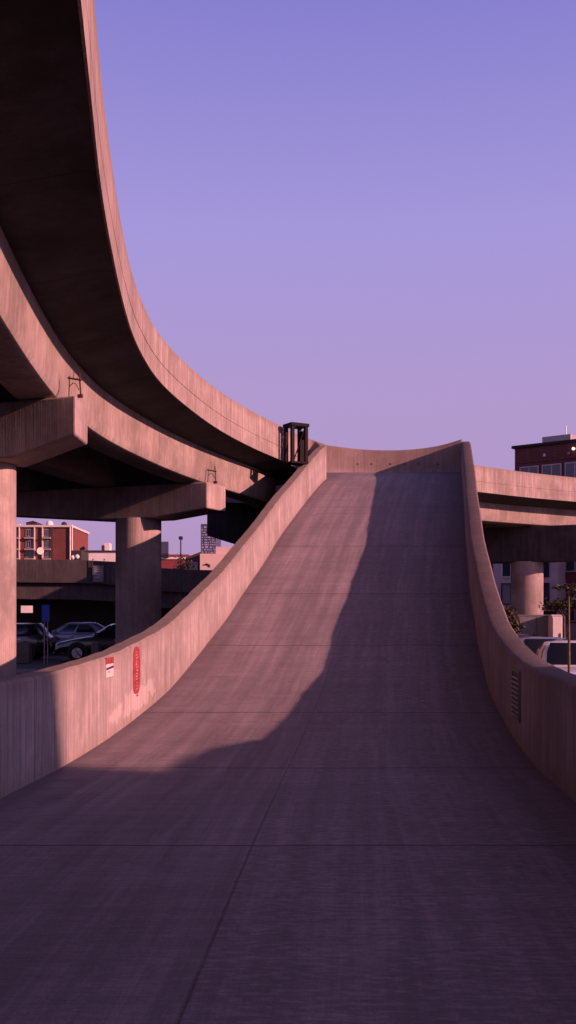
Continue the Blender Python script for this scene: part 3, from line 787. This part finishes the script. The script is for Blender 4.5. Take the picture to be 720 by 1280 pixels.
for px0, px1, py, m in ((30, 44, 652.5, 'recess'), (17, 23, 654, 'trim'), (46, 53, 655, 'darkroof'), (66, 72, 656, 'darkroof'), (76, 81, 655, 'darkroof'), (84.5, 86.5, 655.5, 'trim')):
    mb = MB(); mb.box((at(px0, D), D+2, zt+.503), (at(px1, D), D+7, zat(py, D))); mb.build('rooftop_unit', M[m], ho, bevel=.1)
mb = MB(); mb.prism([(at(29, D), D+1.8, zat(652.5, D)+.003), (at(45, D), D+1.8, zat(652.5, D)+.003), (at(39, D), D+1.8, zat(650, D))], (0, 5.6, 0)); mb.build('gable', M['darkroof'], ho)
dome((at(58.5, D), D+3, zt+1.0), .95).build('water_tank', M['whitewall'], ho, smooth=60)
dome((at(77, D), D+3, zt+.9), .75).build('water_tank', M['darkroof'], ho, smooth=60)
mb = MB(); mb.tube([(at(52, D), D-1.2, zat(689, D)), (at(52, D)-.3, D-.5, zat(689, D)+.15)], [.9, .2], 14); mb.build('satellite_dish', M['whitewall'], ho, smooth=50)

pb = facade_box('low_white_building', 'long low white building with dark roof edge behind the overpass', at(96, 200), at(172, 200), 200, 215, zat(690, 200), M['whitewall'], roof=.3)
mb = MB(); mb.box((at(127, 200), 202, zat(689, 200)), (at(135, 200), 204, zat(678, 200))); mb.build('rooftop_unit', M['whitewall'], pb, bevel=.05)
mb = MB(); mb.box((at(125.5, 200), 201.2, zat(689, 200)), (at(128.5, 200), 203, zat(681, 200))); mb.build('duct', M['darkroof'], pb)
sh = facade_box('dark_shed', 'small dark shed with white stores between the brick block and white building', at(89, 170), at(102, 170), 170, 176, zat(688, 170), M['darkroof'], 'shed')
for px, py in ((91.5, 697), (97, 696)):
    dome((at(px, 170), 169.6, zat(py, 170)), .38).build('store_box', M['whitewall'], sh)
lp = thing('lamp_post', 'short dark lamp post with a sideways lamp in front of the white building', 'lamp post', (at(101, 165), 165, -.12), 'distant lamp posts')
mb = MB(); mb.tube([(at(101, 165), 165, -.12), (at(101, 165), 165, zat(687, 165))], .14, 8); mb.build('pole', M['black'], lp)
mb = MB(); mb.tube([(at(100, 165), 165, zat(687, 165)), (at(106, 165), 165, zat(684.5, 165))], [.2, .3], 8); mb.build('lamp_head', M['black'], lp)

rb = facade_box('red_shop', 'low red shop building with a pale band beneath its roof', at(196, 150), at(236, 150), 150, 160, zat(693, 150), M['spandrel'])
mb = MB(); mb.box((at(196, 150), 149.8, zat(699, 150)), (at(236, 150), 149.997, zat(696.5, 150))); mb.build('band', M['whitewall'], rb)
mb = MB(); mb.box((at(204, 150), 149.5, zat(697.5, 150)), (at(211, 150), 149.79, zat(692, 150))); mb.build('sign_board', M['black'], rb)
bp = thing('blue_hoarding', 'plain slate blue hoarding panel standing above the red shop', 'hoarding', (at(205, 162), 162, 0))
mb = MB(); mb.box((at(195, 162), 162, zat(694, 162)), (at(210.5, 162), 162.3, zat(677, 162))); mb.build('panel', M['tower'], bp)
for px in (198, 208):
    mb = MB(); mb.tube([(at(px, 162), 162.5, 0), (at(px, 162), 162.5, zat(680, 162))], .15, 6); mb.build('post', M['black'], bp)
lp = thing('lamp_post', 'tall dark lamp post with a square head rising above the red shop', 'lamp post', (at(226, 110), 110, -.12), 'distant lamp posts')
mb = MB(); mb.tube([(at(226, 110), 110, -.12), (at(226, 110), 110, zat(672, 110))], .07, 8); mb.build('pole', M['black'], lp)
mb = MB(); mb.box((at(223.5, 110), 109.8, zat(674.5, 110)), (at(228.5, 110), 110.2, zat(670.5, 110))); mb.build('lamp_head', M['black'], lp, bevel=.05)
gb = thing('brown_house', 'dark brown gabled house with a blue window beside the pink wall', 'building', (at(243, 125), 130, 0), 'distant buildings')
mb = MB(); yy = 125
mb.prism([(at(232, yy), yy, 0), (at(252, yy), yy, 0), (at(252, yy), yy, zat(690.5, yy)), (at(250, yy), yy, zat(690, yy)), (at(232, yy), yy, zat(697, yy))], (0, 8, 0)); mb.build('wall', M['recess'], gb)
win(gb, at(238, yy), at(246, yy), yy, zat(712, yy), zat(703.5, yy), .08, M['towerlight'], 2)
pw = facade_box('pink_building', 'plain pink rendered building end wall beside the ramp parapet', at(250, 120), at(330, 120), 120, 132, zat(692, 120), M['pinkwall'])
mb = MB(); yy = 120
mb.prism([(at(269.5, yy), yy+.3, zat(692.2, yy)), (at(330, yy), yy+.3, zat(692.2, yy)), (at(330, yy), yy+.3, zat(695, yy)+1.0), (at(269.5, yy), yy+.3, zat(683, yy))], (0, 8, 0)); mb.build('gable', M['pinkwall'], pw)
mb = MB(); mb.tube([(at(256, yy), yy-.05, zat(706, yy)), (at(258.5, yy), yy-.05, zat(705, yy)), (at(262.5, yy), yy-.05, zat(707, yy))], .09, 5); mb.tube([(at(262, yy), yy-.05, zat(707, yy)), (at(262.6, yy), yy-.05, zat(709, yy))], .06, 5); mb.build('wall_lamp', M['black'], pw)
tw = facade_box('slate_tower', 'slate clad office tower with rows of pale window strips', at(251, 200), at(270, 200), 200, 215, zat(655, 200), M['tower'])
random.seed(11)
for r in range(11):
    mb = MB(); z = zat(691-r*3.1, 200); x = at(252, 200)
    while x < at(268.5, 200):
        w = .12+random.random()*.5
        mb.box((x, 199.93, z), (min(x+w, at(269.3, 200)), 199.997, z+.16+random.random()*.16)); x += w+.1+random.random()*.25
    mb.build('window_strip', M['towerlight'], tw)
wb = facade_box('white_storehouse', 'sunlit white storehouse seen through the gap under the overpass', at(10, 120), at(60, 120), 120, 128, 5.5, M['whitewall'])
# trees behind
def leaves(c, rad, n, size, seed, squash=1.0, clumps=7):
    r = random.Random(seed); mb = MB(); c = Vector(c)
    cs = [c+Vector((r.gauss(0, .45)*rad, r.gauss(0, .45)*rad, r.gauss(0, .42)*rad*squash)) for _ in range(clumps)]
    for k in range(n):
        p = r.choice(cs)+Vector((r.gauss(0, .26)*rad, r.gauss(0, .26)*rad, r.gauss(0, .22)*rad*squash))
        u = Vector((r.gauss(0, 1), r.gauss(0, 1), r.gauss(0, .6))).normalized(); v = u.cross(Vector((r.gauss(0, 1), r.gauss(0, 1), r.gauss(0, 1)))).normalized()
        s = size*(.6+r.random()*.8)
        mb.raw([p-u*s, p-v*s*.4, p+u*s, p+v*s*.4], [(0, 1, 2, 3)])
    return mb
def tree(name, label, x, y, trunk_z, crown_z, rad, n, size, seed, mat, tr=.05, squash=1.0, cat='tree', zbase=-.15, limbs=4, clumps=7):
    t = thing(name, label, cat, (x, y, zbase))
    r = random.Random(seed)
    mb = MB(); mb.tube([(x, y, zbase), (x+.02*rad, y, (zbase+trunk_z)/2), (x, y, trunk_z)], [tr, tr*.8, tr*.5], 8)
    for k in range(limbs):
        a = r.random()*6.28; mb.tube([(x, y, trunk_z-.15*rad), (x+math.cos(a)*rad*.4, y+math.sin(a)*rad*.4, trunk_z+.3*rad*squash), (x+math.cos(a)*rad*.75, y+math.sin(a)*rad*.75, crown_z+(r.random()-.3)*rad*squash*.6)], [tr*.5, tr*.3, tr*.12], 5)
    mb.build('trunk', M['bark'], t, smooth=60)
    leaves((x, y, crown_z), rad, n, size, seed, squash, clumps).build('crown', mat, t)
    return t
tree('dark_tree', 'dark bushy tree in front of the red shop by the lamp post', at(230, 105), 105, 4.5, 6.3, 1.0, 500, .16, 21, M['leaf'], .12, 1.3)
tree('hedge_shrub', 'olive brown shrub behind the right parapet beside the round pier', at(629, 37), 37, .7, 1.0, .52, 4500, .07, 22, M['leaf2'], .04, .9, 'shrub', -.42, 5, 16)
tree('bushy_tree', 'low dark tree with a branch reaching left behind the thin street tree', at(705, 31), 31, 1.7, 1.95, .62, 2600, .05, 23, M['leaf'], .05, .34, 'tree', -.42, 6, 9)
yt = tree('young_street_tree', 'thin young tree with a small flat crown standing beside the white sedan', at(711, 19), 19, 2.0, 2.1, .2, 700, .028, 24, M['leaf'], .032, .45, 'tree', -.42, 4, 6)
# cabinets
def cabinet(label, px0, px1, d, mat, door_split=None, depth=.7):
    x0, x1 = at(px0, d), at(px1, d); z1 = zat(770, d)
    t = thing('utility_cabinet', label, 'cabinet', ((x0+x1)/2, d, -.42), 'utility cabinets by the right pier')
    mb = MB(); mb.box((x0, d, -.42), (x1, d+depth, z1)); mb.build('casing', mat, t, bevel=.015)
    mb = MB(); mb.box((x0-.03, d-.03, z1+.003), (x1+.03, d+depth+.03, z1+.05)); mb.build('lid', mat, t, bevel=.01)
    xs = [x0]+[at(p, d) for p in (door_split or [])]+[x1]
    for a, b in zip(xs, xs[1:]):
        mb = MB(); mb.box((a+.03, d-.02, -.3), (b-.03, d-.003, z1-.06)); dr = mb.build('door', mat, t, bevel=.005)
        mb = MB(); mb.box((b-.1, d-.05, .75), (b-.07, d-.022, .95)); mb.build('handle', M['black'], dr)
    return t
cabinet('long dark grey utility cabinet at the foot of the right pier', 648, 689, 40, M['greybox'], (670,))
cabinet('pale utility cabinet catching the sun at the end of the grey one', 690, 703, 39.4, M['palebox'])

# ------------------------------------------------------------------ buildings, right
def rot_building(name, label, origin, ang, length, depth, z1, mat, group='buildings beyond the right viaduct'):
    t = thing(name, label, 'building', origin, group)
    Mx = Matrix.Translation(origin) @ Matrix.Rotation(ang, 4, 'Z')
    mb = MB(); mb.box((0, 0, -.5), (length, depth, z1), Mx); mb.build('wall', mat, t)
    return t, Mx
def rwin(t, Mx, x0, x1, z0, z1, frame, mull=1, fr=.09):
    mb = MB(); mb.box((x0, -.05, z0), (x1, -.003, z1), Mx); f = mb.build('window', M['glass'], t)
    mb = MB()
    mb.box((x0-fr, -.1, z0-fr), (x1+fr, -.054, z0-.003), Mx); mb.box((x0-fr, -.1, z1+.003), (x1+fr, -.054, z1+fr), Mx)
    mb.box((x0-fr, -.1, z0), (x0-.003, -.054, z1), Mx); mb.box((x1+.003, -.1, z0), (x1+fr, -.054, z1), Mx)
    for k in range(mull):
        xm = x0+(x1-x0)*(k+1)/(mull+1); mb.box((xm-.04, -.09, z0+.003), (xm+.04, -.053, z1-.003), Mx)
    mb.build('frame', frame, f)
ang = math.atan2(-3.0, 3.7)
bb, Bx = rot_building('brick_office', 'dark red brick office block with window bands above the right viaduct', (at(643.5, 75), 75, 0), ang, 16, 14, 13.66, M['brick'])
mb = MB(); mb.box((-.18, -.18, 13.663), (16.1, 14.1, 13.85), Bx); mb.build('coping', M['darkroof'], bb)
for zf, (z0, z1) in enumerate(((1.3, 3.2), (4.75, 6.0), (7.9, 9.3), (10.75, 12.2))):
    for k in range(9): rwin(bb, Bx, .5+k*1.72, .5+k*1.72+1.3, z0, z1, M['palewall'], 1)
for z0, z1 in ((3.45, 4.55),):
    mb = MB(); mb.box((.05, -.06, z0), (15.95, -.004, z1), Bx); mb.build('spandrel', M['spandrel'], bb)
mb = MB(); mb.box((.05, -.05, .0), (15.95, -.002, 1.1), Bx); mb.build('base_panel', M['palewall'], bb)
for k in range(3):
    mb = MB(); mb.box((.05, -.07, 12.55+.003), (15.95, -.004, 12.7), Bx) if k == 0 else mb.box((.05, -.06, 9.6+k*.3), (15.95, -.004, 9.7+k*.3), Bx); mb.build('brick_course', M['brick'], bb)
mb = MB(); mb.box((1.4, 1.5, 13.853), (3.6, 3.5, 14.55), Bx); u = mb.build('rooftop_unit', M['galv'], bb, bevel=.03)
mb = MB(); mb.tube([Bx @ Vector((3.2, 1.6, 14.5)), Bx @ Vector((3.2, 1.6, 15.2))], .03, 6); mb.build('aerial', M['galv'], u)
mb = MB(); mb.box((5.4, 1.2, 13.853), (5.9, 1.8, 14.3), Bx); mb.build('rooftop_unit', M['darkroof'], bb)
mb = MB(); mb.tube([Bx @ Vector((5.3, 1.2, 13.85)), Bx @ Vector((5.3, 1.2, 14.5)), Bx @ Vector((5.6, 1.2, 14.5))], .03, 6); mb.build('aerial', M['galv'], bb)
mb = MB(); mb.tube([Bx @ Vector((4.55, -.05, 13.2)), Bx @ Vector((4.62, -.4, 13.15))], [.06, .11], 10); mb.build('floodlight', M['lamp'], bb)
mb = MB(); mb.tube([Bx @ Vector((4.2, -.03, 12.8)), Bx @ Vector((4.2, -.25, 12.9))], [.03, .1], 8); mb.build('camera', M['galv'], bb)
mb = MB(); mb.tube([Bx @ Vector((2.3, -.03, 12.88)), Bx @ Vector((2.3, -.03, 13.1))], [.13, .05], 8); mb.build('emblem', M['palebox'], bb)
an, Ax = rot_building('pale_annex', 'pale rendered annex with dark windows seen under the right viaduct', (at(585, 72), 72, 0), ang*.6, 6.1, 8, 7.4, M['palewall'])
for z0, z1 in ((5.5, 6.6), (4.3, 5.62), (2.45, 3.75)):
    for k in range(3):
        if z0 == 5.5: continue
        rwin(an, Ax, .5+k*1.9, .5+k*1.9+1.15, z0, z1, M['trim'] if k == 1 and z0 == 4.3 else M['darkroof'], 1)
mb = MB(); mb.box((-.05, -.5, 1.95), (6.05, -.004, 2.2), Ax); mb.build('ledge', M['pinkwall'], an)
mb = MB(); mb.box((.05, -.05, -.4), (6.0, -.002, 1.9), Ax); mb.build('base_panel', M['recess'], an)
# unseen building added behind the camera, placed to shade the foot of the ramp
d = Vector((.95, -.317, 0)).normalized(); pD = Vector((-1.3, 10.7, 0)); SUNV = Vector((math.sin(R(67))*math.cos(R(ELEV)), -math.cos(R(67))*math.cos(R(ELEV)), math.sin(R(ELEV))))
pe = pD+SUNV*44
ob = thing('shadow_block', 'unseen concrete block added to the right of the ramp foot to cast its shadow', 'building', (pe.x, pe.y, 0))
Mx = Matrix.Translation((pe.x, pe.y, 0)) @ Matrix.Rotation(math.atan2(d.y, d.x), 4, 'Z')
mb = MB(); mb.box((-9, -30, -.5), (22, 0, pe.z), Mx); mb.build('wall', M['pier'], ob)
for k in range(6):
    for z in (1.2, 4.4, 7.4):
        mb = MB(); mb.box((-9.06, -28+k*4.6, z), (-9.003, -25.5+k*4.6, z+1.7), Mx); mb.build('window', M['glass'], ob)

# added unseen van, its profile shaped so the shadow lobe crosses the ramp foot
def van():
    t = thing('shadow_van', 'unseen white van added outside the right parapet to shape the shadow on the ramp foot', 'van', (7.3, 8, -.42))
    x0, x1 = 6.3, 8.3
    prof = [(4.0, .0), (4.0, 2.3), (4.15, 2.38), (8.2, 2.37), (9.05, 2.32), (9.75, 2.21), (10.3, 2.07), (10.65, 1.75), (11.25, .95), (11.75, .72), (11.9, .4), (11.88, .0)]
    mb = MB(); mb.prism([(x0, y, z) for y, z in prof], (x1-x0, 0, 0)); mb.build('body', M['whitepaint'], t, bevel=.05)
    mb = MB(); mb.prism([(x0+.15, 10.72, 1.68), (x0+.15, 11.24, 1.0), (x0+.15, 11.26, 1.01), (x0+.15, 10.74, 1.69)], (x1-x0-.3, 0, 0)); mb.build('windscreen', M['carglass'], t)
    for x in (x0-.006, x1+.003):
        mb = MB(); mb.prism([(x, 9.3, 1.05), (x, 10.85, 1.05), (x, 10.45, 1.75), (x, 9.3, 1.75)], (.003, 0, 0)); mb.build('side_window', M['carglass'], t)
    for y in (5.2, 10.6):
        for x in (x0+.1, x1-.1):
            mb = MB(); mb.disc((x, y, -.06), .36, 'x', .24, 24); w_ = mb.build('wheel', M['tyre'], t, smooth=40)
            mb = MB(); mb.disc((x+(.12 if x > 7 else -.12), y, -.06), .22, 'x', .03, 20); mb.build('rim', M['alloy'], w_)
    for x in (x0+.3, x1-.3):
        mb = MB(); mb.box((x-.18, 11.86, .45), (x+.18, 11.93, .65)); mb.build('headlight', M['lens'], t, bevel=.02)
    mb = MB(); mb.box((x0+.02, 11.84, .05), (x1-.02, 11.98, .3)); mb.build('bumper', M['black'], t, bevel=.04)
van()

# ------------------------------------------------------------------ light
sun = bpy.data.lights.new('sun', 'SUN'); sun.energy = 5.0; sun.angle = R(.6); sun.color = (1, .47, .395)
so = bpy.data.objects.new('sun', sun); COL.objects.link(so); so.location = (40, -20, 30)
so.rotation_euler = (-SUNV).to_track_quat('-Z', 'Y').to_euler()
w = bpy.data.worlds.new('World'); SC.world = w; w.use_nodes = True
nt_ = w.node_tree; bg = nt_.nodes['Background']
def wn(t, **k):
    x = nt_.nodes.new(t)
    for a, b in k.items(): setattr(x, a, b)
    return x
sky = wn('ShaderNodeTexSky', sky_type='NISHITA'); sky.sun_disc = False; sky.sun_elevation = R(ELEV); sky.sun_rotation = math.atan2(SUNV.x, SUNV.y)
sky.air_density = 1.5; sky.dust_density = 2.0
tc = wn('ShaderNodeTexCoord'); sep = wn('ShaderNodeSeparateXYZ'); nt_.links.new(tc.outputs['Generated'], sep.inputs[0])
ramp_ = wn('ShaderNodeValToRGB'); nt_.links.new(sep.outputs[2], ramp_.inputs[0])
SK = 10.0
stops = [(0.0, (.44, .275, .54)), (.10, (.47, .31, .60)), (.2, (.455, .322, .635)), (.35, (.39, .32, .735)), (.51, (.25, .218, .65)), (.62, (.10, .085, .28)), (.74, (.025, .02, .07)), (1.0, (.012, .01, .035))]
cr = ramp_.color_ramp
while len(cr.elements) < len(stops): cr.elements.new(.5)
for e, (p, c) in zip(cr.elements, stops): e.position = p; e.color = (*c, 1)
sc = wn('ShaderNodeVectorMath', operation='SCALE'); nt_.links.new(ramp_.outputs[0], sc.inputs[0]); sc.inputs['Scale'].default_value = SK
mx = wn('ShaderNodeMix', data_type='RGBA'); mx.inputs[0].default_value = .93
nt_.links.new(sky.outputs[0], mx.inputs[6]); nt_.links.new(sc.outputs[0], mx.inputs[7])
# the sky glows warmer towards the low sun and is dimmer on the far side
sd = wn('ShaderNodeVectorMath', operation='DOT_PRODUCT'); nt_.links.new(tc.outputs['Generated'], sd.inputs[0]); sd.inputs[1].default_value = SUNV
g1 = wn('ShaderNodeMapRange', interpolation_type='SMOOTHSTEP'); nt_.links.new(sd.outputs['Value'], g1.inputs[0])
for i, q in enumerate((0.62, 1.0, 0.0, 1.0)): g1.inputs[i+1].default_value = q
g2 = wn('ShaderNodeMapRange', interpolation_type='SMOOTHSTEP'); nt_.links.new(sd.outputs['Value'], g2.inputs[0])
for i, q in enumerate((-1.0, -.6, .45, 1.0)): g2.inputs[i+1].default_value = q
dim = wn('ShaderNodeVectorMath', operation='SCALE'); nt_.links.new(mx.outputs[2], dim.inputs[0]); nt_.links.new(g2.outputs[0], dim.inputs['Scale'])
glow = wn('ShaderNodeMix', data_type='RGBA'); nt_.links.new(g1.outputs[0], glow.inputs[0]); nt_.links.new(dim.outputs[0], glow.inputs[6]); glow.inputs[7].default_value = (9, 6.3, 11.2, 1)
nt_.links.new(glow.outputs[2], bg.inputs['Color']); bg.inputs['Strength'].default_value = .065

# ------------------------------------------------------------------ camera and render settings
cam = bpy.data.cameras.new('camera'); co_ = bpy.data.objects.new('camera', cam); COL.objects.link(co_)
co_.location = (0, 0, EYE); co_.rotation_euler = (R(90), 0, 0)
cam.sensor_fit = 'HORIZONTAL'; cam.sensor_width = 36; cam.lens = 36*F/720
SHIFT = (770-640)/1280
cam.shift_y = SHIFT*1280/720
cam.clip_start = .05; cam.clip_end = 6000
SC.camera = co_
SC.render.engine = 'CYCLES'
SC.cycles.max_bounces = 6; SC.cycles.diffuse_bounces = 3
SC.cycles.use_denoising = True
SC.view_settings.view_transform = 'Standard'; SC.view_settings.look = 'None'; SC.view_settings.exposure = 0.62; SC.view_settings.gamma = 1
